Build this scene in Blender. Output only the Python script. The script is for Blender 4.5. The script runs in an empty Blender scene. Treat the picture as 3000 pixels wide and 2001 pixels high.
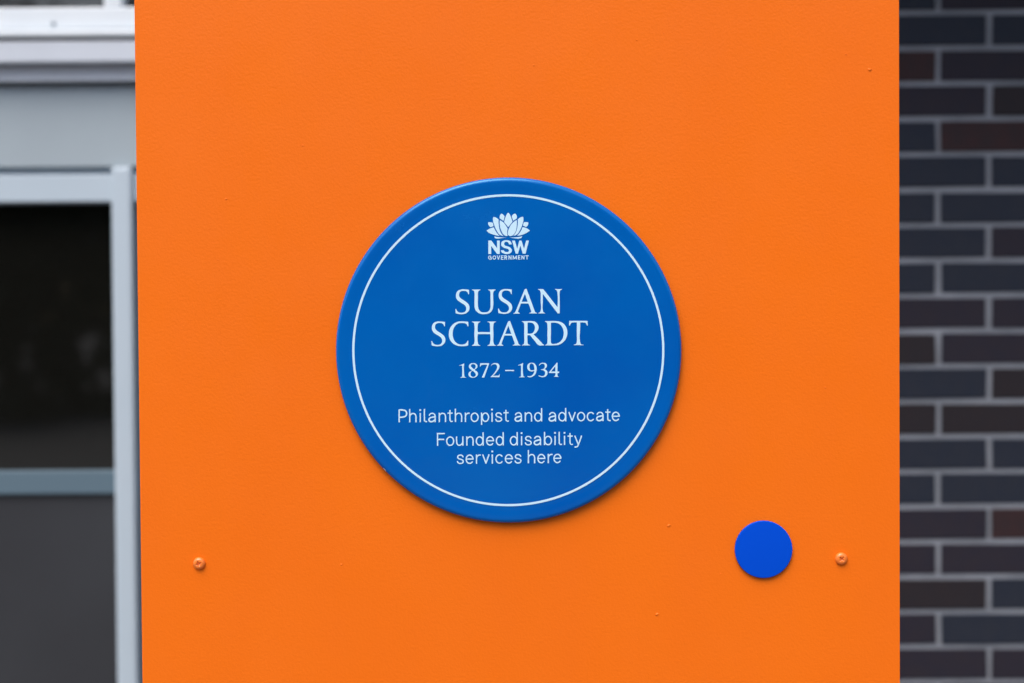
import bpy, bmesh, math, random
from mathutils import Vector, Matrix, geometry

random.seed(7)
SC = bpy.context.scene
COL = SC.collection

# ------------------------------------------------------------------ camera
F_PX = 50.0 / 36.0 * 3000.0            # focal length in pixels of the 3000 px wide photograph
PITCH, ROLL = math.radians(1.15), math.radians(0.385)
CAM = Vector((0.0, -1.647, 1.55))
fwd = Vector((0, math.cos(PITCH), -math.sin(PITCH)))
up0 = Vector((0, math.sin(PITCH), math.cos(PITCH)))
rt0 = Vector((1, 0, 0))
rgt = rt0 * math.cos(ROLL) - up0 * math.sin(ROLL)
upv = up0 * math.cos(ROLL) + rt0 * math.sin(ROLL)
cam_d = bpy.data.cameras.new('camera')
cam = bpy.data.objects.new('camera', cam_d)
COL.objects.link(cam)
m = Matrix((rgt, upv, -fwd)).transposed().to_4x4()
m.translation = CAM
cam.matrix_world = m
cam_d.lens = 50
cam_d.sensor_width = 36
cam_d.clip_end = 500
cam_d.clip_start = 0.05
cam_d.dof.use_dof = True
cam_d.dof.focus_distance = 1.64
cam_d.dof.aperture_fstop = 2.9
SC.camera = cam

# ------------------------------------------------------------------ light
SUN_EL, SUN_AZ = math.radians(58), math.radians(205)   # azimuth clockwise from +Y
world = bpy.data.worlds.new('World')
SC.world = world
world.use_nodes = True
nt = world.node_tree
bg = nt.nodes['Background']
sky = nt.nodes.new('ShaderNodeTexSky')
sky.sky_type = 'NISHITA'
sky.sun_disc = False
sky.sun_elevation = SUN_EL
sky.sun_rotation = SUN_AZ
sky.dust_density = 4.0
sky.air_density = 1.0
sky.ozone_density = 1.0
nt.links.new(sky.outputs[0], bg.inputs[0])
bg.inputs[1].default_value = 0.15
sun_d = bpy.data.lights.new('sun', 'SUN')
sun_d.energy = 1.2
sun_d.angle = math.radians(45)
sun_d.color = (1.0, 0.97, 0.93)
sun = bpy.data.objects.new('sun', sun_d)
COL.objects.link(sun)
sdir = Vector((math.sin(SUN_AZ) * math.cos(SUN_EL), math.cos(SUN_AZ) * math.cos(SUN_EL), math.sin(SUN_EL)))
sun.rotation_euler = sdir.to_track_quat('Z', 'Y').to_euler()
sun.location = (0, -3, 6)
SC.view_settings.view_transform = 'Standard'
SC.view_settings.look = 'None'
SC.view_settings.exposure = 0.60
SC.view_settings.gamma = 1
SC.view_settings.use_curve_mapping = False


def P(px, py, Y=0.0):
    """photo pixel (3000x2001) -> (x, z) in the vertical plane y = Y"""
    d = fwd + rgt * ((px - 1500.0) / F_PX) - upv * ((py - 1000.5) / F_PX)
    t = (Y - CAM.y) / d.y
    q = CAM + d * t
    return q.x, q.z


# ------------------------------------------------------------------ helpers
def tag(o, label=None, cat=None, group=None, kind=None):
    if label: o['label'] = label
    if cat: o['category'] = cat
    if group: o['group'] = group
    if kind: o['kind'] = kind
    return o


def link(name, me, mat=None, parent=None):
    o = bpy.data.objects.new(name, me)
    COL.objects.link(o)
    if mat is not None:
        me.materials.clear()
        me.materials.append(mat)
    if parent is not None:
        o.parent = parent
        o.matrix_parent_inverse = Matrix.Translation(-world_loc(parent))
    return o


def world_loc(o):
    v = Vector(o.location)
    return v


def empty(name, loc):
    o = bpy.data.objects.new(name, None)
    o.location = loc
    o.empty_display_size = 0.05
    COL.objects.link(o)
    return o


def bm_obj(name, bm, mat, parent=None, smooth=False):
    me = bpy.data.meshes.new(name)
    bmesh.ops.recalc_face_normals(bm, faces=bm.faces)
    bm.to_mesh(me)
    bm.free()
    if smooth:
        for p in me.polygons: p.use_smooth = True
    return link(name, me, mat, parent)


def box(bm, x0, x1, y0, y1, z0, z1, bev=0.0):
    r = bmesh.ops.create_cube(bm, size=1.0)
    vs = r['verts']
    for v in vs:
        v.co.x = x0 + (v.co.x + .5) * (x1 - x0)
        v.co.y = y0 + (v.co.y + .5) * (y1 - y0)
        v.co.z = z0 + (v.co.z + .5) * (z1 - z0)
    if bev > 0:
        es = list({e for v in vs for e in v.link_edges})
        bmesh.ops.bevel(bm, geom=es, offset=bev, segments=2, affect='EDGES', profile=0.6)


def boxobj(name, x0, x1, y0, y1, z0, z1, mat, parent=None, bev=0.0):
    bm = bmesh.new()
    box(bm, x0, x1, y0, y1, z0, z1, bev)
    return bm_obj(name, bm, mat, parent)


def material(name, base, rough=0.5, spec=0.5, coat=0.0, noise=None, bump=None, metallic=0.0, coat_rough=0.05,
             tint=None, stretch=None, rough_noise=None):
    """noise = (scale, amount, colour2) ; bump = list of (scale, distance, detail)"""
    mt = bpy.data.materials.new(name)
    mt.use_nodes = True
    n, l = mt.node_tree.nodes, mt.node_tree.links
    b = n['Principled BSDF']
    b.inputs['Base Color'].default_value = (*base, 1)
    b.inputs['Roughness'].default_value = rough
    b.inputs['Specular IOR Level'].default_value = spec
    b.inputs['Metallic'].default_value = metallic
    b.inputs['Coat Weight'].default_value = coat
    b.inputs['Coat Roughness'].default_value = coat_rough
    if tint:
        b.inputs['Specular Tint'].default_value = (*tint, 1)
        b.inputs['Coat Tint'].default_value = (1, 1, 1, 1)
    geo = n.new('ShaderNodeNewGeometry')
    if rough_noise:
        t = n.new('ShaderNodeTexNoise')
        t.inputs['Scale'].default_value = rough_noise[0]
        t.inputs['Detail'].default_value = 8
        t.inputs['Roughness'].default_value = 0.65
        l.new(geo.outputs['Position'], t.inputs['Vector'])
        r2 = n.new('ShaderNodeMapRange')
        r2.inputs[1].default_value = 0.35
        r2.inputs[2].default_value = 0.7
        r2.inputs[3].default_value = rough_noise[1]
        r2.inputs[4].default_value = rough_noise[2]
        l.new(t.outputs['Fac'], r2.inputs[0])
        l.new(r2.outputs[0], b.inputs['Roughness'])
    if noise:
        t = n.new('ShaderNodeTexNoise')
        t.inputs['Scale'].default_value = noise[0]
        t.inputs['Detail'].default_value = 6
        if stretch:
            mp = n.new('ShaderNodeMapping')
            mp.inputs['Scale'].default_value = stretch
            l.new(geo.outputs['Position'], mp.inputs['Vector'])
            l.new(mp.outputs[0], t.inputs['Vector'])
        else:
            l.new(geo.outputs['Position'], t.inputs['Vector'])
        rmp = n.new('ShaderNodeMapRange')
        rmp.inputs[1].default_value = 0.3
        rmp.inputs[2].default_value = 0.7
        rmp.inputs[3].default_value = 0.0
        rmp.inputs[4].default_value = noise[1]
        l.new(t.outputs['Fac'], rmp.inputs[0])
        mx = n.new('ShaderNodeMix')
        mx.data_type = 'RGBA'
        mx.inputs[6].default_value = (*base, 1)
        mx.inputs[7].default_value = (*noise[2], 1)
        l.new(rmp.outputs[0], mx.inputs[0])
        l.new(mx.outputs[2], b.inputs['Base Color'])
    prev = None
    for (s, dist, det) in (bump or []):
        t = n.new('ShaderNodeTexNoise')
        t.inputs['Scale'].default_value = s
        t.inputs['Detail'].default_value = det
        l.new(geo.outputs['Position'], t.inputs['Vector'])
        bp = n.new('ShaderNodeBump')
        bp.inputs['Strength'].default_value = 1.0
        bp.inputs['Distance'].default_value = dist
        l.new(t.outputs['Fac'], bp.inputs['Height'])
        if prev: l.new(prev.outputs[0], bp.inputs['Normal'])
        prev = bp
    if prev:
        l.new(prev.outputs[0], b.inputs['Normal'])
        if coat: l.new(prev.outputs[0], b.inputs['Coat Normal'])
    return mt


M_ORANGE = material('orange_paint', (0.90, 0.174, 0.0065), rough=0.40, spec=0.2,
                    noise=(4.0, 1.0, (0.875, 0.163, 0.0075)), stretch=(1.4, 1, 0.7), rough_noise=(9, .34, .48),
                    bump=[(330, 0.00026, 2), (900, 0.00008, 2)])
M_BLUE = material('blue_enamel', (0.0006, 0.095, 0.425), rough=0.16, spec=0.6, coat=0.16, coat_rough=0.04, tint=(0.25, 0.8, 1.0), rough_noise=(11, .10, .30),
                  noise=(5.0, 0.9, (0.0006, 0.126, 0.47)),  # lighter blue patches paint soft cloudy reflections into the colour
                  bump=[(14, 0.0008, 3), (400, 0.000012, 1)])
M_PRINT = material('pale_print', (0.57, 0.81, 0.95), rough=0.4, spec=0.3)
M_SMALL = material('small_disc_blue', (0.0006, 0.070, 0.62), rough=0.5, spec=0.3, tint=(0.2, 0.6, 1.0))
M_CHIP = material('chipped_edge', (0.7, 0.78, 0.85), rough=0.7)
M_WHITE = material('white_aluminium', (0.72, 0.78, 0.82), rough=0.35, noise=(9, 0.4, (0.64, 0.70, 0.75)))
M_SILL = material('white_sill_paint', (0.58, 0.63, 0.70), rough=0.45, noise=(6, 0.5, (0.51, 0.56, 0.62)))
M_SHADED_FRAME = material('shaded_white_aluminium', (0.47, 0.56, 0.63), rough=0.4, noise=(5, 0.4, (0.43, 0.52, 0.59)))  # white frames, with the shade they stand in put into a greyer base
M_TRANSOM = material('blue_grey_aluminium', (0.105, 0.165, 0.21), rough=0.45)
M_LINTEL = material('grey_render', (0.36, 0.43, 0.47), rough=0.8, noise=(4, 0.6, (0.32, 0.38, 0.42)), bump=[(180, 0.0006, 3)])
M_SEAL = material('dirty_sealant', (0.10, 0.08, 0.05), rough=0.8, noise=(25, 1.0, (0.22, 0.20, 0.16)))
M_GLASS = material('dark_window_glass', (0.006, 0.006, 0.005), rough=0.04, spec=1.0, bump=[(2.5, 0.0015, 1)])
M_REFLECT_GLASS = material('grey_reflection_glass', (0.034, 0.036, 0.041), rough=0.12, spec=0.5, noise=(2.2, 0.7, (0.045, 0.049, 0.056)), bump=[(2.5, 0.0015, 1)])  # brightness of the reflected paving put into the grey base of the lower glass
M_MORTAR = material('grey_mortar', (0.32, 0.345, 0.385), rough=0.9, spec=.2, noise=(9, 1.0, (0.22, 0.24, 0.27)), bump=[(300, 0.001, 4)])
BRICK_MATS = {
    'n': material('navy_brick', (0.024, 0.030, 0.046), rough=0.55, spec=0.15, noise=(28, 0.8, (0.030, 0.034, 0.046)), bump=[(160, 0.0008, 4)]),
    'p': material('plum_brick', (0.028, 0.026, 0.038), rough=0.55, spec=0.15, noise=(28, 0.8, (0.034, 0.028, 0.036)), bump=[(160, 0.0008, 4)]),
    'b': material('brown_brick', (0.031, 0.025, 0.028), rough=0.55, spec=0.15, noise=(28, 0.8, (0.027, 0.024, 0.029)), bump=[(160, 0.0008, 4)]),
    'r': material('dark_red_brick', (0.052, 0.026, 0.027), rough=0.55, spec=0.15, noise=(28, 0.9, (0.034, 0.026, 0.029)), bump=[(160, 0.0008, 4)]),
}
M_GROUND = material('concrete_paving', (0.14, 0.14, 0.138), rough=0.85, spec=0.2, noise=(3, 0.8, (0.10, 0.10, 0.098)), bump=[(60, 0.002, 5)])
M_LEAF = material('dark_foliage', (0.075, 0.085, 0.035), rough=0.6, noise=(0.6, 1.0, (0.018, 0.026, 0.012)))
M_ADDED_EAVE = material('added_eave_fibre_cement', (0.30, 0.31, 0.33), rough=0.8)
M_GUTTER_GROOVE = material('dark_gutter_groove_shade', (0.05, 0.055, 0.06), rough=0.4)

# ------------------------------------------------------------------ ground
bm = bmesh.new()
bmesh.ops.create_grid(bm, x_segments=1, y_segments=1, size=150)
g = bm_obj('ground', bm, M_GROUND)
tag(g, kind='structure')

# wood across the open ground, behind the camera (it is what the glass and the enamel reflect)
bm = bmesh.new()
rt = random.Random(3)
for i in range(44):
    cx, cy = -26 + (i % 22) * 2.5 + rt.uniform(-.6, .6), -19 - 3.5 * (i // 22) + rt.uniform(-1.3, 1.3)
    H, R = rt.uniform(6.5, 9.5), rt.uniform(1.6, 2.6)
    # trunk
    for k in range(6):
        a0, a1 = k * math.pi / 3, (k + 1) * math.pi / 3
        v = [bm.verts.new((cx + .16 * math.cos(a) * s, cy + .16 * math.sin(a) * s, z)) for a, z, s in
             ((a0, 0, 1), (a1, 0, 1), (a1, H * .8, .4), (a0, H * .8, .4))]
        bm.faces.new(v)
    for k in range(1000):
        u = Vector((rt.gauss(0, 1), rt.gauss(0, 1), rt.gauss(0, 1))).normalized() * (rt.random() ** .4)
        c = Vector((cx, cy, H * .55)) + Vector((u.x * R, u.y * R, u.z * H * .47))
        s = rt.uniform(.14, .30)
        a = Vector((rt.gauss(0, 1), rt.gauss(0, 1), rt.gauss(0, 1))).normalized()
        b2 = a.orthogonal().normalized()
        bm.faces.new([bm.verts.new(c + a * s), bm.verts.new(c + b2 * s * .6), bm.verts.new(c - a * s), bm.verts.new(c - b2 * s * .6)])
for k in range(15000):                       # undergrowth along the edge of the wood
    c = Vector((rt.uniform(-30, 30), -17.5 + rt.uniform(-1.2, 1.2), rt.uniform(0, 1) ** 1.1 * 3.6))
    s = rt.uniform(.14, .28)
    a = Vector((rt.gauss(0, 1), rt.gauss(0, 1), rt.gauss(0, 1))).normalized()
    b2 = a.orthogonal().normalized()
    bm.faces.new([bm.verts.new(c + a * s), bm.verts.new(c + b2 * s * .6), bm.verts.new(c - a * s), bm.verts.new(c - b2 * s * .6)])
wood = bm_obj('distant_wood', bm, M_LEAF)
tag(wood, kind='stuff')

# ------------------------------------------------------------------ brick wall
YW = 1.825
BRICK_L, JW = 0.240, 0.0134
jx_a = P(2899.5, 1000, YW)[0]
jx_b = P(2750, 1000, YW)[0]
z_top = P(2760, 36, YW)[1]            # bed under the partly seen top course
z_bot = P(2760, 1997, YW)[1]
PZ = (z_top - z_bot) / 19.0           # real course pitch
wall = empty('brick_wall', (1.9, YW, 0))
tag(wall, 'dark navy and plum brick wall with pale grey mortar, right of the orange panel', 'brick wall', kind='thing')
bvars = []
for i in range(4):
    bm = bmesh.new()
    box(bm, 0, BRICK_L - JW, 0, 0.10, 0, PZ - JW, 0)
    rr = random.Random(40 + i)
    for v in bm.verts:
        v.co += Vector((rr.uniform(-.0012, .0012), rr.uniform(-.0008, .0008), rr.uniform(-.001, .001)))
    bmesh.ops.bevel(bm, geom=list(bm.edges), offset=0.0022, segments=1, affect='EDGES')
    bmesh.ops.recalc_face_normals(bm, faces=bm.faces)
    me = bpy.data.meshes.new('brick')
    bm.to_mesh(me); bm.free()
    me.materials.append(BRICK_MATS['n'])
    bvars.append(me)
CODES = {0: 'np', 1: 'nn', 2: 'rp', 3: 'pb', 4: 'nr', 5: 'nn', 6: 'nn', 7: 'np', 8: 'nn', 9: 'pp', 10: 'bp', 11: 'nb',
         12: 'bb', 13: 'nn', 14: 'nn', 15: 'pr', 16: 'pp', 17: 'bn', 18: 'pn', 19: 'pp'}
X_LEFT, X_RIGHT = 0.20, 4.3
row_top = z_top + PZ                  # top of row 0
rows = range(-7, 28)
rest = bmesh.new()
rest_r = random.Random(5)
n_ind = 0
for r in rows:
    z1 = row_top - r * PZ
    z0 = z1 - PZ + JW / 2
    if z0 < 0.0: continue
    jx = jx_b if r % 2 == 0 else jx_a
    for k in range(-5, 14):
        # brick k ends at joint jx for k = 0
        xa = jx + (k - 1) * BRICK_L + JW / 2
        if xa + BRICK_L < X_LEFT + .02 or xa > X_RIGHT - 0.02: continue
        rr = random.Random(r * 131 + k * 17)
        if r in CODES and k in (0, 1):
            code = CODES[r][k]
        else:
            code = rr.choice('nnnpppbr' if rr.random() > .4 else 'nnpb')
        cut = xa < X_LEFT
        if not cut and k <= 4 and -7 <= r <= 25 and n_ind < 290:
            o = bpy.data.objects.new('brick', bvars[rr.randrange(4)])
            COL.objects.link(o)
            o.parent = wall
            o.location = Vector((xa + rr.uniform(-.0016, .0016), YW + rr.uniform(-.0012, .0012), z0 + rr.uniform(-.0008, .0008))) - wall.location
            o.rotation_euler = (0, rr.uniform(-.003, .003), 0)
            o.material_slots[0].link = 'OBJECT'
            o.material_slots[0].material = BRICK_MATS[code]
            n_ind += 1
        else:
            x0 = max(xa, X_LEFT)
            x1 = min(xa + BRICK_L - JW, X_RIGHT)
            if x1 - x0 < 0.02: continue
            nf = len(rest.faces)
            box(rest, x0, x1, YW + rest_r.uniform(-.001, .001), YW + .1, z0, z0 + PZ - JW)
            rest.faces.ensure_lookup_table()
            mi = 'npbr'.index(code)
            for f in list(rest.faces)[nf:]: f.material_index = mi
o = bm_obj('outer_bricks', rest, BRICK_MATS['n'], wall)
for c in 'pbr': o.data.materials.append(BRICK_MATS[c])
tag(o, kind='stuff')
zt = row_top + 7 * PZ
boxobj('mortar', X_LEFT + .003, X_RIGHT - .003, YW + 0.0045, YW + 0.098, 0.002, zt - .004, M_MORTAR, wall)
# eave out of view, put in to darken the top of the brick wall
bm = bmesh.new()
box(bm, X_LEFT, X_RIGHT + .3, YW - 0.95, YW + 0.3, zt + .002, zt + 0.02)
bm_obj('added_eave', bm, M_ADDED_EAVE, wall)
boxobj('gutter', X_LEFT, X_RIGHT + .3, YW - 1.06, YW - .952, zt - 0.02, zt + 0.11, M_GUTTER_GROOVE, wall, .012)

# ------------------------------------------------------------------ window wall on the left
XL, XR = -4.2, X_LEFT - .004
def zf(py, Y): return P(338, py, Y)[1]
def xf(px, Y, py=1000): return P(px, py, Y)[0]
YF = YW - 0.02
fac = empty('window_wall', (-1.5, YF, 0))
tag(fac, 'pale grey building front with white window frames over dark glass, left of the orange panel', 'building', kind='thing')

# upper window
YU = YF - 0.052
up = empty('upper_window', (-1.5, YU, zf(100, YU))); up.parent = fac; up.matrix_parent_inverse = Matrix.Translation(-fac.location)
def sub(name, *a, mat, parent, bev=0.0):
    bm = bmesh.new(); box(bm, *a, bev)
    me = bpy.data.meshes.new(name); bmesh.ops.recalc_face_normals(bm, faces=bm.faces); bm.to_mesh(me); bm.free()
    me.materials.append(mat)
    o = bpy.data.objects.new(name, me); COL.objects.link(o); o.parent = parent
    # parent is a child empty: express vertices in its local frame
    off = Vector(parent.location)
    for v in me.vertices: v.co -= off
    return o
ZT = 3.35
z_a, z_b = zf(20, YU), zf(82, YU)
sub('bottom_rail', XL, XR, YU, YU + .09, z_b, z_a, mat=M_WHITE, parent=up, bev=.004)
z_c, z_d = zf(82, YU - .018), zf(106, YU - .018)
sub('sill_nose', XL, XR, YU - .018, YU + .09, z_d, z_c - .001, mat=M_WHITE, parent=up, bev=.006)
sub('sealant', XL, XR, YU + .004, YU + .09, zf(119, YU + .004), z_d - .0005, mat=M_SEAL, parent=up)
for mx0, mx1 in ((322, 374), (322 - 980, 374 - 980), ):
    sub('mullion', xf(mx0 - 7, YU), xf(mx1 - 7, YU), YU + .002, YU + .09, z_a, ZT - .05, mat=M_WHITE, parent=up, bev=.004)
sub('top_rail', XL, XR, YU, YU + .09, ZT - .05, ZT, mat=M_WHITE, parent=up, bev=.004)
sub('pane', XL, XR, YU + .05, YU + .056, z_a - .01, ZT - .04, mat=M_GLASS, parent=up)
bm = bmesh.new()
xs_, zs_ = P(157, 70, YU)
bmesh.ops.create_cone(bm, cap_ends=True, segments=16, radius1=.0062, radius2=.0042, depth=.005, matrix=Matrix.Translation((xs_, YU - .001, zs_)) @ Matrix.Rotation(math.pi / 2, 4, 'X'))
for v in bm.verts: v.co -= Vector(up.location)
o = bm_obj('frame_screw', bm, M_TRANSOM); o.parent = up
# ledge below it
YL = YU - .010
boxobj('ledge', XL, XR, YL, YF + .1, zf(181, YL), zf(118, YL), M_SILL, fac, .004)
# flashing drip, recessed, in shade
YD = YF - .028
boxobj('drip_flashing', XL, XR, YD, YF + .1, zf(236, YD), zf(181, YL) - .0005, M_SILL, fac, .002)
boxobj('lintel', XL, XR, YF, YF + .16, zf(488, YF), zf(251, YF), M_LINTEL, fac, .002)
boxobj('shade_recess', XL, XR, YF + .045, YF + .1, zf(251, YF) + .0005, zf(236, YD) - .0005, M_GUTTER_GROOVE, fac)  # dark colour deepens the shadow in the groove above the lintel
# lower window
YN = YF - 0.005
lw = empty('lower_window', (-1.5, YN, 0)); lw.parent = fac; lw.matrix_parent_inverse = Matrix.Translation(-fac.location)
def mul(px0, px1):
    x0, x1 = xf(px0, YN, 1300), xf(px1, YN, 1300)
    sub('mullion', x0, x1, YN - .012, YF + .12, 0.10, zf(489, YN), mat=M_SHADED_FRAME, parent=lw, bev=.009)
    return x0, x1
m0, m1 = mul(337, 398)
gap = m1 - m0
mul(337 - 1080, 398 - 1080); mul(337 - 2160, 398 - 2160)
bays = []
for a, b in ((XL, xf(337 - 2160, YN, 1300)), (xf(398 - 2160, YN, 1300), xf(337 - 1080, YN, 1300)), (xf(398 - 1080, YN, 1300), m0), (m1, XR)):
    if b - a < .05: continue
    bays.append((a, b))
for a, b in bays:
    sub('head_rail', a + .0005, b - .0005, YN + .004, YF + .12, zf(590, YN), zf(510, YN), mat=M_SHADED_FRAME, parent=lw, bev=.003)
    sub('head_channel', a + .0005, b - .0005, YN + .03, YF + .12, zf(509.5, YN), zf(488.5, YN), mat=M_SHADED_FRAME, parent=lw)
    YT = YN + .045
    sub('transom', a + .0005, b - .0005, YT, YF + .12, zf(1447, YT), zf(1378, YT), mat=M_TRANSOM, parent=lw, bev=.004)
    sub('pane', a + .0005, b - .0005, YT + .015, YT + .021, zf(1379, YT), zf(589, YN), mat=M_GLASS, parent=lw)
    sub('lower_pane', a + .0005, b - .0005, YT + .012, YT + .018, .15, zf(1446, YT), mat=M_REFLECT_GLASS, parent=lw)
    sub('bottom_rail', a + .0005, b - .0005, YN + .004, YF + .12, .10, .16, mat=M_SHADED_FRAME, parent=lw, bev=.003)
boxobj('plinth', XL, XR, YF - .01, YF + .16, 0.001, .099, M_LINTEL, fac)
boxobj('back_wall', XL, XR, YF + .165, YF + .25, 0.001, ZT, M_LINTEL, fac)

# ------------------------------------------------------------------ orange panel
x0 = (P(393, 0, 0)[0] + P(417, 2001, 0)[0]) / 2
x1 = (P(2634.5, 0, 0)[0] + P(2637, 2001, 0)[0]) / 2
PZ0, PZ1 = 0.06, 2.45
pan = empty('sign_panel', ((x0 + x1) / 2, 0.03, 0))
tag(pan, 'tall flat orange painted metal panel carrying the round blue plaque', 'panel')
boxobj('front_sheet', x0, x1, 0.0, 0.003, PZ0, PZ1, M_ORANGE, pan, .0009)
for a, b in ((x0 + .002, x0 + .052), (x1 - .052, x1 - .002)):
    boxobj('post', a, b, 0.0035, 0.0535, 0.0, PZ1 - .004, M_ORANGE, pan, .003)
for a, b in ((PZ0 + .002, PZ0 + .05), (PZ1 - .054, PZ1 - .006)):
    boxobj('crossbar', x0 + .053, x1 - .053, 0.0035, 0.0535, a, b, M_ORANGE, pan, .003)
boxobj('back_sheet', x0, x1, 0.054, 0.057, PZ0, PZ1, M_ORANGE, pan, .0009)

# pan-head screws
def screw(px, py, rot, parent):
    x, z = P(px, py, -0.0015)
    R = 18.3 / 2530.0
    H = 0.0040
    bm = bmesh.new()
    nr, na = 26, 64
    ring_prev = None
    def hh(r, a):
        q = r / R
        h = H * (1 - q ** 3.0) ** 0.5 if q < 1 else 0
        u, v = r * math.cos(a - rot), r * math.sin(a - rot)
        arm = 0.0
        for s, t in ((u, v), (v, u)):
            w = 0.00085 * (1 - 0.35 * min(1, abs(s) / .0032))
            L = 0.0031
            e = max(0, min(1, (w - abs(t)) / 0.00035 + .5)) * max(0, min(1, (L - abs(s)) / 0.0005 + .5))
            arm = max(arm, e * (1 - .62 * abs(s) / L))
        return h - 0.0026 * arm - 0.00035 * math.exp(-(r / .0034) ** 4)
    cen = bm.verts.new((0, -hh(0, 0), 0))
    for i in range(1, nr + 1):
        r = R * math.sin(i / nr * math.pi / 2)
        ring = [bm.verts.new((r * math.cos(k * 2 * math.pi / na), -hh(r, k * 2 * math.pi / na), r * math.sin(k * 2 * math.pi / na))) for k in range(na)]
        for k in range(na):
            if ring_prev is None:
                bm.faces.new((cen, ring[k], ring[(k + 1) % na]))
            else:
                bm.faces.new((ring_prev[k], ring_prev[(k + 1) % na], ring[(k + 1) % na], ring[k]))
        ring_prev = ring
    low = [bm.verts.new((v.co.x, 0.001, v.co.z)) for v in ring_prev]
    for k in range(na):
        bm.faces.new((ring_prev[k], ring_prev[(k + 1) % na], low[(k + 1) % na], low[k]))
    me = bpy.data.meshes.new('screw')
    bmesh.ops.recalc_face_normals(bm, faces=bm.faces)
    bm.to_mesh(me); bm.free()
    for p in me.polygons: p.use_smooth = True
    me.materials.append(M_SCREW)
    o = bpy.data.objects.new('screw', me)
    COL.objects.link(o); o.parent = parent
    o.location = Vector((x, -0.0006, z)) - Vector(parent.location)
    return o
M_SCREW = material('orange_screw_paint', (0.90, 0.21, 0.025), rough=0.35, spec=0.6, coat=.35, coat_rough=.2, bump=[(900, 0.00008, 2)])
screw(583, 1651, math.radians(22), pan)
screw(2465, 1637, math.radians(45), pan)

# specks and little craters in the paint
bm = bmesh.new()
rs = random.Random(11)
specks = [(1997, 160, 5), (1943, 125, 2.4), (695, 334, 2.6), (519, 457, 3), (500, 596, 2.4), (663, 929, 2.0), (784, 1296, 3),
          (1508, 1411, 4.5), (1535, 1207, 4.5), (1654, 1317, 2), (1225, 150, 2.2), (475, 155, 1.8), (740, 230, 2), (1723, 45, 2.2),
          (1462, 92, 2), (1382, 664, 2), (1895, 890, 2.4), (1790, 280, 1.6), (605, 1180, 1.6), (900, 1390, 1.6)]
for k in range(26):
    px, py = rs.uniform(330, 2050), rs.uniform(10, 1560)
    if math.hypot(px - 1167, py - 805) < 400 or math.hypot(px - 1753, py - 1262) < 70: continue
    specks.append((px, py, rs.uniform(.8, 1.7)))
for px, py, rad in specks:
    x, z = P(px / .78367, py / .78367, 0)
    rad = rad / 2530.0 / 1.0
    st, an = rs.uniform(1.0, 1.9), rs.uniform(-.3, .7)
    n = 10
    top = bm.verts.new((x + rs.uniform(-.3, .3) * rad, -rad * .44, z + rs.uniform(-.3, .3) * rad))
    r1, r2 = [], []
    for k in range(n):
        a = k * 2 * math.pi / n
        j = rs.uniform(.8, 1.2)
        for lst, s, y in ((r1, .6, -rad * .32), (r2, 1.0, .0004)):
            u, v = rad * s * j * st * math.cos(a), rad * s * j * math.sin(a)
            lst.append(bm.verts.new((x + u * math.cos(an) - v * math.sin(an), y, z + u * math.sin(an) + v * math.cos(an))))
    for k in range(n):
        bm.faces.new((top, r1[k], r1[(k + 1) % n]))
        bm.faces.new((r1[k], r2[k], r2[(k + 1) % n], r1[(k + 1) % n]))
o = bm_obj('paint_speck', bm, M_ORANGE, pan, smooth=True)
tag(o, kind='stuff')

# ------------------------------------------------------------------ plaques
def lathe_disc(profile, n=192):
    """profile: list of (r, y); first r = 0"""
    bm = bmesh.new()
    prev = None
    for r, y in profile:
        if r == 0:
            cur = [bm.verts.new((0, y, 0))]
        else:
            cur = [bm.verts.new((r * math.cos(k * 2 * math.pi / n), y, r * math.sin(k * 2 * math.pi / n))) for k in range(n)]
        if prev is not None:
            for k in range(n):
                k2 = (k + 1) % n
                if len(prev) == 1: bm.faces.new((prev[0], cur[k], cur[k2]))
                else: bm.faces.new((prev[k], prev[k2], cur[k2], cur[k]))
        prev = cur
    return bm

TH = 0.0088                        # front face of the plaque stands this far off the panel
cx, cz = P(1490.3, 1027, -TH * .6)
RP = (P(1996.6, 1027, -TH * .6)[0] - P(984.0, 1027, -TH * .6)[0]) / 2
plq = empty('plaque', (cx, 0, cz))
tag(plq, 'large round glossy blue plaque with white lettering, fixed on the orange panel', 'plaque')
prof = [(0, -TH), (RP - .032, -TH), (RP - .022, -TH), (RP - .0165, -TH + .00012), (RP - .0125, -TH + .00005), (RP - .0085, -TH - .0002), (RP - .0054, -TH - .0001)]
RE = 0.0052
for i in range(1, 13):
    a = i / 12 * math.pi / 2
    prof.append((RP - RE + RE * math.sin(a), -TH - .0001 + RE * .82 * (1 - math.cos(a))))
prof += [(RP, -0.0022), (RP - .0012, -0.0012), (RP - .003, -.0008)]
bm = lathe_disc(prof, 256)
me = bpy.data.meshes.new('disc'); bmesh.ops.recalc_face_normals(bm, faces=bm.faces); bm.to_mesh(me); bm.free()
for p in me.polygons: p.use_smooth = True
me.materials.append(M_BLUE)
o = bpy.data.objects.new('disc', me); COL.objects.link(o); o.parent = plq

YP = -TH - 0.00022                 # print layer
def local(px, py):
    x, z = P(px, py, YP)
    return (x - cx, z - cz)

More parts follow.
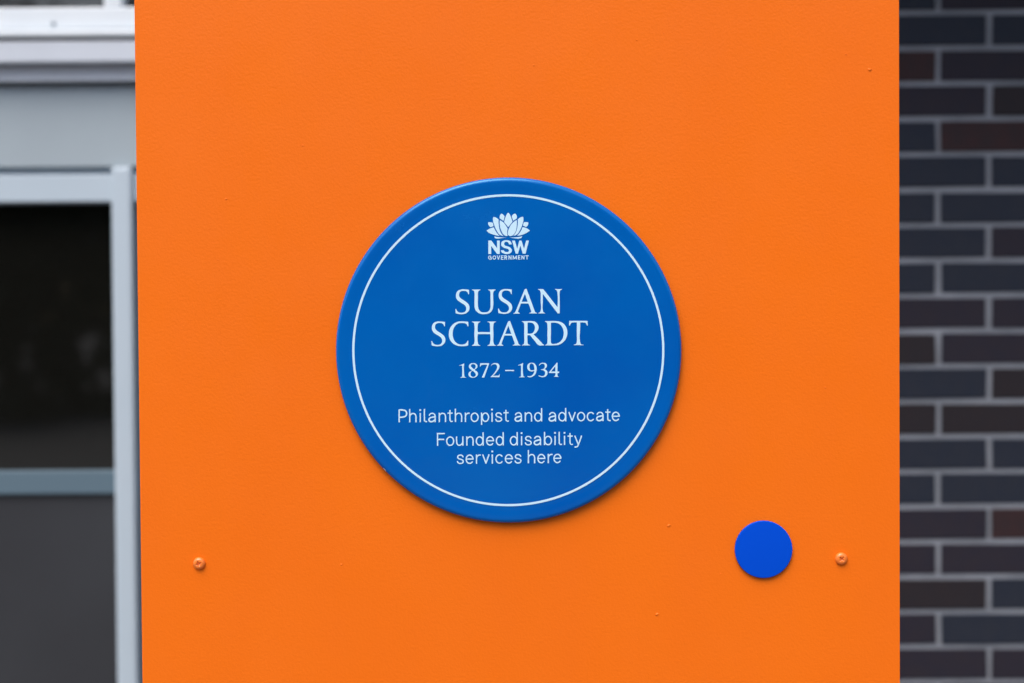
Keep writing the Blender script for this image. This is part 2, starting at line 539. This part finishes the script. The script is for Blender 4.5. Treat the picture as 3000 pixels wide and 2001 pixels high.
# ring
bm = bmesh.new()
rcx, rcz = local(1489.2, 1027)
k1 = (P(1589, 1027, YP)[0] - P(1489, 1027, YP)[0]) / 100
n = 256
ro = [bm.verts.new((rcx + 457.2 * k1 * math.cos(k * 2 * math.pi / n), YP, rcz + 457.2 * k1 * math.sin(k * 2 * math.pi / n))) for k in range(n)]
ri = [bm.verts.new((rcx + 450.8 * k1 * math.cos(k * 2 * math.pi / n), YP, rcz + 450.8 * k1 * math.sin(k * 2 * math.pi / n))) for k in range(n)]
for k in range(n):
    bm.faces.new((ri[k], ri[(k + 1) % n], ro[(k + 1) % n], ro[k]))
def fin(name, bm, mat=M_PRINT, label=None):
    me = bpy.data.meshes.new(name)
    bm.normal_update()
    for f in bm.faces:
        if f.normal.y > 0: f.normal_flip()
    bm.to_mesh(me); bm.free()
    me.materials.append(mat)
    o = bpy.data.objects.new(name, me); COL.objects.link(o); o.parent = plq
    if label: o['label'] = label
    return o
fin('border_ring', bm)

# ---- outlines: points are smooth unless marked with c (a corner)
def parse(s):
    pts = []
    for t in s.replace('\n', ' ').split(';'):
        t = t.strip()
        if not t: continue
        c = t.endswith('c')
        if c: t = t[:-1]
        a, b = t.split(',')
        pts.append((float(a), float(b), c))
    return pts

def smooth(pts, closed=True, seg=5):
    n = len(pts)
    out = []
    def tan(i, side):
        x, y, c = pts[i]
        if closed: a, b = pts[(i - 1) % n], pts[(i + 1) % n]
        else: a, b = pts[max(i - 1, 0)], pts[min(i + 1, n - 1)]
        d1 = math.hypot(x - a[0], y - a[1]) or 1e-6
        d2 = math.hypot(b[0] - x, b[1] - y) or 1e-6
        if c or (not closed and i in (0, n - 1)):
            return None
        # finite-difference tangent weighted to the shorter neighbour
        t1 = ((x - a[0]) / d1, (y - a[1]) / d1)
        t2 = ((b[0] - x) / d2, (b[1] - y) / d2)
        tx, ty = t1[0] * d2 + t2[0] * d1, t1[1] * d2 + t2[1] * d1
        l = math.hypot(tx, ty) or 1e-6
        return (tx / l, ty / l)
    for i in range(n if closed else n - 1):
        p, q = pts[i], pts[(i + 1) % n]
        L = math.hypot(q[0] - p[0], q[1] - p[1])
        tp, tq = tan(i, 1), tan((i + 1) % n, 0)
        if tp is None and tq is None:
            out.append((p[0], p[1])); continue
        ch = ((q[0] - p[0]) / (L or 1), (q[1] - p[1]) / (L or 1))
        if tp is None:
            k = 2 * (ch[0] * tq[0] + ch[1] * tq[1]); tp = (ch[0] * k - tq[0], ch[1] * k - tq[1])
        if tq is None:
            k = 2 * (ch[0] * tp[0] + ch[1] * tp[1]); tq = (ch[0] * k - tp[0], ch[1] * k - tp[1])
        c1 = (p[0] + tp[0] * L / 3, p[1] + tp[1] * L / 3)
        c2 = (q[0] - tq[0] * L / 3, q[1] - tq[1] * L / 3)
        for j in range(seg):
            t = j / seg; u = 1 - t
            out.append((u ** 3 * p[0] + 3 * u * u * t * c1[0] + 3 * u * t * t * c2[0] + t ** 3 * q[0],
                        u ** 3 * p[1] + 3 * u * u * t * c1[1] + 3 * u * t * t * c2[1] + t ** 3 * q[1]))
    if not closed: out.append((pts[-1][0], pts[-1][1]))
    return out

def regions(solid, holes):
    """union of the solid polygons minus the holes -> (verts, tris)"""
    verts, faces = [], []
    for poly in solid + holes:
        ar = sum(poly[i][0] * poly[(i + 1) % len(poly)][1] - poly[(i + 1) % len(poly)][0] * poly[i][1] for i in range(len(poly)))
        if ar < 0: poly = poly[::-1]
        b = len(verts)
        verts += [Vector(p) for p in poly]
        faces.append(list(range(b, b + len(poly))))
    ns = len(solid)
    r = geometry.delaunay_2d_cdt(verts, [], faces, 0, 1e-5)
    vs, fs, of = r[0], r[2], r[5]
    keep = [f for f, o in zip(fs, of) if any(i < ns for i in o) and not any(i >= ns for i in o)]
    return [(v.x, v.y) for v in vs], keep

def put(bm, verts, tris, tf):
    mp = {}
    for t in tris:
        for i in t:
            if i not in mp:
                x, z = local(*tf(*verts[i]))
                mp[i] = bm.verts.new((x, YP, z))
        try: bm.faces.new([mp[i] for i in t])
        except ValueError: pass

def outline_glyph(s):
    """'+outline | hole | hole' """
    parts = s.split('|')
    return regions([smooth(parse(parts[0]))], [smooth(parse(p)) for p in parts[1:]])

S_ = "442,92c;440,220c;418,222c;400,170;360,134;290,120;215,130;165,170;149,230;160,290;200,340;270,388;360,450;425,515;453,590;447,670;405,740;340,785;250,803;150,800;50,775c;42,652c;66,650c;85,700;130,745;210,762;290,752;345,705;360,640;342,575;290,520;200,465;115,405;72,340;57,260;75,175;130,110;210,80;330,78"
U_ = "527,82c;773,82c;773,98c;735,115;708,150;702,200;702,300;702,520;710,600;735,680;790,735;880,752;975,740;1040,690;1068,610;1072,500;1070,300;1070,190;1062,140;1040,112;1002,98c;1002,82c;1222,82c;1222,98c;1185,112;1160,140;1150,185;1150,300;1150,560;1135,650;1090,730;1010,785;900,803;780,795;690,750;635,690;608,610;602,500;602,300;602,180;590,135;565,110;527,98c"
A_ = "573,74c;625,60c;870,725c;890,752;930,768c;930,782c;705,782c;705,768c;745,757;764,735;758,698c;682,492c;462,492c;385,700c;380,738;397,760;430,772c;430,788c;243,788c;243,774c;280,760;305,725c|578,205c;482,442c;660,442c"
N_ = "966,70c;1118,70c;1532,600c;1532,190;1525,135;1508,108;1462,85c;1462,70c;1665,70c;1665,84c;1620,108;1600,140;1595,190;1597,400;1597,780c;1540,782c;1103,210c;1103,400;1103,690;1112,730;1135,758;1170,770c;1170,782c;968,782c;968,770c;1005,755;1030,730;1042,690;1041,400;1040,200;1032,140;1012,108;966,86c"
C_ = "1170,128c;1172,262c;1148,262c;1130,215;1090,178;1040,165;970,162;890,172;810,220;750,300;718,400;712,490;725,590;765,680;830,750;910,788;990,795;1060,782;1110,750;1135,715;1148,680c;1170,682c;1168,818c;1080,838;960,842;840,825;730,770;650,680;605,570;600,460;625,340;690,235;780,160;890,120;1020,116"
H_ = "1278,121c;1520,121c;1520,138c;1480,155;1458,180;1450,220;1450,430c;1805,430c;1805,220;1800,175;1780,150;1732,137c;1732,120c;1980,120c;1980,135c;1940,150;1915,178;1907,220;1908,500;1910,740;1920,775;1940,800;1980,815c;1980,830c;1735,830c;1735,815c;1775,800;1797,775;1807,740;1807,488c;1450,488c;1450,740;1458,775;1478,798;1520,815c;1520,830c;1278,830c;1278,815c;1315,798;1338,775;1348,740;1348,500;1348,220;1340,178;1320,152;1278,137c"
R_ = "135,111c;300,108;430,106;520,122;590,180;628,270;618,350;580,420;530,468;480,495c;700,720;745,770;790,800c;795,814c;720,822;650,820;610,800;570,760;540,720c;378,520c;305,520c;305,720;312,765;330,790;378,805c;378,820c;138,820c;138,808c;180,792;200,770;208,730;208,500;208,230;203,180;185,148;135,126c|305,155c;380,150;450,165;500,215;521,290;515,360;480,430;430,468;370,478;305,472c"
D_ = "818,110c;1000,106;1130,106;1260,125;1370,190;1440,290;1472,420;1460,550;1400,670;1310,755;1200,805;1080,818;950,818;820,820c;820,806c;860,790;880,765;886,730;888,500;886,220;880,175;862,145;818,125c|990,158c;1080,150;1180,165;1270,220;1330,300;1362,420;1355,560;1310,660;1230,735;1130,770;1020,768;995,745;990,700;990,400"
T_ = "1528,100c;2063,100c;2068,240c;2048,240c;2030,190;2000,158;1940,148;1850,148c;1848,300;1850,730;1862,770;1885,790;1942,797c;1942,812c;1660,811c;1660,796c;1710,785;1738,765;1748,720;1750,500;1750,148c;1640,148;1590,158;1565,190;1550,240c;1524,240c"
one_ = "250,90c;252,440;258,480;275,495;305,502c;305,512c;135,512c;135,502c;170,492;188,475;190,430;190,165c;168,160;108,172c;108,156c;180,130"
eight_ = "515,88;580,98;625,135;638,185;620,235;560,285;620,330;650,400;640,450;595,495;520,515;440,505;390,465;375,410;400,350;470,305;415,255;388,200;400,140;440,102|515,115;560,130;585,170;580,220;545,262;480,220;445,175;460,130|490,318;560,370;590,430;575,470;530,492;480,485;445,450;435,400;450,350"
seven_ = "718,92c;978,92c;978,110c;838,510c;765,510c;930,140c;780,140;745,152;728,192c;712,192c"
two_ = "1035,165c;1065,120;1110,92;1170,85;1235,98;1275,140;1284,190;1265,250;1210,330;1095,458c;1230,458c;1265,445;1275,408c;1290,412c;1282,500c;1028,500c;1028,488c;1150,350;1200,270;1215,200;1200,150;1160,122;1110,122;1065,140;1042,175c"
dash_ = "1453,290c;1712,288c;1712,320c;1453,322c"
nine_ = "975,78;1050,95;1100,150;1122,230;1118,310;1090,400;1040,460;970,495;900,500;850,482c;852,468c;930,470;990,445;1035,390;1055,305c;1020,325;950,330;890,305;855,255;847,190;865,130;910,92|975,98;1020,120;1050,190;1056,283c;1000,302;945,290;915,240;910,175;930,120"
three_ = "1190,155c;1220,110;1265,82;1320,78;1390,95;1422,140;1420,190;1395,230;1350,262c;1400,290;1435,340;1440,400;1410,455;1350,492;1280,500;1220,485;1170,455c;1178,442c;1230,462;1290,472;1345,450;1370,400;1365,345;1320,300;1250,288c;1250,268c;1310,262;1350,225;1362,170;1345,125;1300,105;1245,118;1208,160c"
four_ = "1732,75c;1732,335c;1782,335c;1780,378c;1732,378c;1734,440;1742,470;1772,485c;1772,492c;1630,492c;1630,484c;1660,470;1670,440;1672,378c;1480,378c;1480,360c;1715,75c|1670,175c;1670,335c;1545,335c"

def T(ox, oy, dx=0, dy=0, s=10.004):
    return lambda x, y: (ox + (x + dx) / s, oy + (y + dy) / s)

def word(name, items, label=None):
    bm = bmesh.new()
    for g, tf in items:
        v, t = outline_glyph(g) if isinstance(g, str) else g
        put(bm, v, t, tf)
    return fin(name, bm, label=label)

word('lettering', [(S_, T(1330, 840)), (U_, T(1330, 840)), (S_, T(1330, 840, 1252, -9)), (A_, T(1480, 840)), (N_, T(1480, 840))],
     'first line of large white serif capitals')
word('lettering', [(S_, T(1255, 930, 44, 41)), (C_, T(1255, 930)), (H_, T(1255, 930)), (A_, T(1410, 930, 217, 39)),
                   (R_, T(1515, 930)), (D_, T(1515, 930)), (T_, T(1515, 930))], 'second line of large white serif capitals')
word('lettering', [(one_, T(1335, 1055)), (eight_, T(1335, 1055)), (seven_, T(1335, 1055)), (two_, T(1335, 1055)), (dash_, T(1335, 1055)),
                   (one_, T(1335, 1055, 1725, -9)), (nine_, T(1460, 1055)), (three_, T(1460, 1055)), (four_, T(1460, 1055))],
     'years in white serif numerals')

# emblem and its letters
L8 = T(1400, 600, s=8.711)
petals = ["775,202;800,225;850,330;882,435c;775,570c;668,440c;700,330;750,225",
 "600,225;625,235;682,305c;655,412c;562,352c;575,250", "948,225;925,232;865,300c;902,410c;988,352c;972,245",
 "400,312;425,315;530,375c;540,560;580,700;650,795c;560,765;480,660;420,520;388,345",
 "1150,305;1125,310;1018,375c;1010,560;970,700;905,790c;990,762;1070,660;1130,520;1160,335",
 "560,395c;640,440;720,540;762,610c;748,700;757,795c;700,790;640,740;590,640;560,520",
 "992,388c;990,560;960,690;900,770;820,798;775,770;768,690;800,590;870,480",
 "265,450;300,445;382,458c;400,545c;325,570c;262,470", "1285,450;1250,442;1168,450c;1152,535c;1225,565c;1288,470",
 "225,660;250,640;410,578c;460,680;555,795c;400,762;250,690", "1325,660;1300,635;1140,572c;1090,680;1000,790c;1150,760;1300,680",
 "425,805c;500,822;750,828c;600,850;500,862;440,850", "1132,803c;1050,820;802,830c;950,855;1050,860;1115,840"]
word('flower_emblem', [(p, L8) for p in petals], 'white flower emblem with separate petals')
nN = "268,912c;345,912c;490,1110c;490,912c;558,912c;558,1255c;490,1255c;340,1050c;340,1255c;268,1255c"
nS = "862,1012c;792,1012c;780,970;730,945;685,960;670,1000;690,1035;760,1060;830,1095;868,1160;850,1215;800,1248;730,1258;650,1240;600,1200;588,1160c;662,1160c;680,1190;730,1205;780,1195;795,1165;780,1140;720,1115;650,1090;605,1050;595,1000;610,945;660,912;730,903;800,915;845,950"
nW = "872,912c;945,912c;1003,1125c;1058,912c;1112,912c;1180,1122c;1232,912c;1302,912c;1218,1248c;1145,1248c;1085,1040c;1022,1248c;965,1248c"
word('lettering', [(g, L8) for g in (nN, nS, nW)], 'three bold white capitals under the flower')

def stroke_glyph(strokes, w, rings=()):
    """strokes: strings of centre-line points; rings: (cx, cy, rx, ry)"""
    solid, holes = [], []
    for s in strokes:
        wd = w
        if isinstance(s, tuple): s, wd = s
        pl = smooth(parse(s), closed=False, seg=5)
        q = [pl[0]]
        for p in pl[1:]:
            if math.hypot(p[0] - q[-1][0], p[1] - q[-1][1]) > 1.0: q.append(p)
        h = wd / 2
        for i in range(len(q) - 1):
            (xa, ya), (xb, yb) = q[i], q[i + 1]
            L = math.hypot(xb - xa, yb - ya)
            nx, ny = -(yb - ya) / L * h, (xb - xa) / L * h
            solid.append([(xa + nx, ya + ny), (xa - nx, ya - ny), (xb - nx, yb - ny), (xb + nx, yb + ny)])
            if i:
                solid.append([(xa + h * math.cos(k * math.pi / 6 + .01), ya + h * math.sin(k * math.pi / 6 + .01)) for k in range(12)])
    return solid, holes

def ell(cx_, cy_, rx, ry, a0, a1, n=14):
    return ';'.join('%.1f,%.1f' % (cx_ + rx * math.cos(math.radians(a0 + (a1 - a0) * k / n)), cy_ + ry * math.sin(math.radians(a0 + (a1 - a0) * k / n))) for k in range(n + 1))

W = 36
TH_ = 39
SANS = {
 'P': ["25,0c;25,378c", ("25,359c;150,359;215,335;246,262;215,185;150,158;25,156c", 42)],
 'F': ["24,0c;24,378c", ("2,359c;235,359c", 38), ("24,188c;217,188c", 38)],
 'h': ["24,0c;24,390c", "26,170;55,228;115,257;175,240;203,175;205,100c;205,0c"],
 'n': ["24,0c;24,272c", "26,170;55,228;115,257;175,240;203,175;205,100c;205,0c"],
 'u': ["24,272c;24,120;38,48;90,14;150,28;190,75;203,120", "205,0c;205,272c"],
 'i': ["25,0c;25,272c", ("25,332c;25,382c", 50)],
 'l': ["24,390c;24,100;26,50;50,23;97,22c"],
 'a': ["38,192;60,235;115,258;175,243;205,190;208,120;208,0c", ("208,157;115,142;50,118;26,75;45,30;95,14;155,30;205,85", 42)],
 't': ["72,350c;72,200;72,90;78,42;105,20;150,22c", ("0,262c;150,262c", 37)],
 'r': ["24,0c;24,272c", "26,160;48,220;90,250;147,254c"],
 'o': [ell(125, 135, 102, 122, 0, 360, 24)],
 'p': ["24,-88c;24,272c", ell(136, 135, 92, 122, 0, 360, 24)],
 'b': ["24,0c;24,390c", ell(130, 135, 98, 122, 0, 360, 24)],
 'd': ["222,0c;222,390c", ell(118, 135, 96, 122, 0, 360, 24)],
 's': ["187,198;160,243;107,258;52,242;31,198;55,158;115,137;172,113;193,72;165,27;107,13;48,30;22,82"],
 'v': ["22,273c;117,14c;211,273c"],
 'y': ["22,273c;126,12c", "222,273c;126,12;100,-42;65,-57;14,-57c"],
 'c': [ell(122, 135, 100, 122, 38, 322, 18)],
 'e': [ell(122, 135, 100, 122, 2, 322, 20), ("22,140c;240,140c", 34)],
}
cache = {}
def sans(ch):
    if ch not in cache:
        s, h = stroke_glyph(SANS[ch], W)
        cache[ch] = regions(s, h)
    return cache[ch]

def line(spec, bx, by, slope, label):
    bm = bmesh.new()
    for ox, items in spec:
        for ch, lx in items:
            X = ox + lx / 10.004
            v, t = sans(ch)
            def tf(x, y, X=X):
                xx = X + x / 10.004
                yy = by + slope * (xx - bx) - y / 10.004
                return xx + 0.005 * y / 10.004 * -1, yy
            put(bm, v, t, tf)
    return fin('lettering', bm, label=label)

line([(1155, [('P', 120), ('h', 432), ('i', 738), ('l', 862), ('a', 990), ('n', 1298), ('t', 1562), ('h', 1770), ('r', 2062), ('o', 2232)]),
      (1380, [('p', 285), ('i', 592), ('s', 702), ('t', 952), ('a', 1268), ('n', 1568), ('d', 1847)]),
      (1600, [('a', 66), ('d', 352), ('v', 645), ('o', 900), ('c', 1187), ('a', 1458), ('t', 1735), ('e', 1920)])],
     1170, 1237.4, -.0062, 'first line of small white sans-serif lettering')
line([(1270, [('F', 97), ('o', 365), ('u', 657), ('n', 955), ('d', 1234), ('e', 1537), ('d', 1822)]),
      (1490, [('d', 32), ('i', 357), ('s', 470), ('a', 728), ('b', 1030), ('i', 1338), ('l', 1462), ('i', 1615), ('t', 1730), ('y', 1918)])],
     1285, 1306.2, -.0064, 'second line of small white sans-serif lettering')
line([(1325, [('s', 130), ('e', 387), ('r', 688), ('v', 870), ('i', 1150), ('c', 1260), ('e', 1537), ('s', 1820), ('h', 2208)]),
      (1500, [('e', 738), ('r', 1040), ('e', 1210)])],
     1397, 1358.7, -.0085, 'third line of small white sans-serif lettering')

# small bold capitals under the emblem (drawn in L8 units, y down)
B = 19
caps = {
 'G': (["%s" % ell(308, 1348, 36, 42, -45, -345, 16), "344,1345c;310,1345c", "342,1338c;342,1398c"]),
 'O': ([ell(420, 1346, 36, 42, 0, 360, 20)]),
 'V': (["490,1294c;524,1392c;558,1294c"]),
 'E1': (["598,1294c;598,1400c", ("586,1303c;656,1303c", 20), ("598,1346c;650,1346c", 20), ("586,1391c;656,1391c", 20)]),
 'R': (["689,1293c;689,1400c", ("676,1303c;715,1303;738,1322;715,1346;676,1346c", 21), "712,1346c;740,1400c"]),
 'N1': (["791,1293c;791,1398c", "791,1300c;849,1392c", "849,1293c;849,1398c"]),
 'M': (["898,1293c;898,1396c", "898,1300c;940,1378c;982,1300c", "982,1292c;982,1395c"]),
 'E2': (["1032,1292c;1032,1396c", ("1020,1301c;1086,1301c", 20), ("1032,1342c;1080,1342c", 20), ("1020,1387c;1086,1387c", 20)]),
 'N2': (["1121,1292c;1121,1396c", "1121,1298c;1179,1388c", "1179,1292c;1179,1395c"]),
 'T': (["1254,1300c;1254,1395c", ("1212,1301c;1296,1301c", 21)]),
}
bm = bmesh.new()
for k, st in caps.items():
    s, h = stroke_glyph(st, B)
    v, t = regions(s, h)
    put(bm, v, t, L8)
fin('lettering', bm, label='tiny bold white capitals, lowest line of the emblem')

# chip in the enamel at the rim, lower left
bm = bmesh.new()
YC = -TH - .0001
chip = [(1121.5, 1372.0), (1124.3, 1372.0), (1127.5, 1375.0), (1129.7, 1378.8), (1131.0, 1383.0), (1129.6, 1382.8), (1128.3, 1379.5), (1126.0, 1376.3), (1123.4, 1373.6)]
for yy in (0,):
    vs = []
    for px, py in chip:
        x, z = local(px, py)
        r = math.hypot(x, z)
        a = math.acos(min(1, max(0, (r - RP + RE) / RE))) if r > RP - RE else math.pi / 2
        y = (-TH - .0001 + RE * .82 * (1 - math.sin(a))) - .00035
        vs.append(bm.verts.new((x, y, z)))
    bm.faces.new(vs)
fin('edge_chip', bm, M_CHIP)

# small round disc, lower right of the plaque (its printed code is left out)
T2 = .0042
sx, sz = P(2237.6, 1610, -T2)
R2 = 84.3 / 2530.0
sd = empty('round_tag', (sx, 0, sz))
tag(sd, 'small plain bright blue round disc between the large plaque and the right-hand screw', 'tag')
pr = [(0, -T2), (R2 - .0012, -T2)]
for i in range(1, 7):
    a = i / 6 * math.pi / 2
    pr.append((R2 - .0010 + .0010 * math.sin(a), -T2 + .0010 * (1 - math.cos(a))))
pr += [(R2, -.0008), (R2 - .001, -.0006)]
bm = lathe_disc(pr, 128)
me = bpy.data.meshes.new('disc'); bmesh.ops.recalc_face_normals(bm, faces=bm.faces); bm.to_mesh(me); bm.free()
for p in me.polygons: p.use_smooth = True
me.materials.append(M_SMALL)
o = bpy.data.objects.new('disc', me); COL.objects.link(o); o.parent = sd
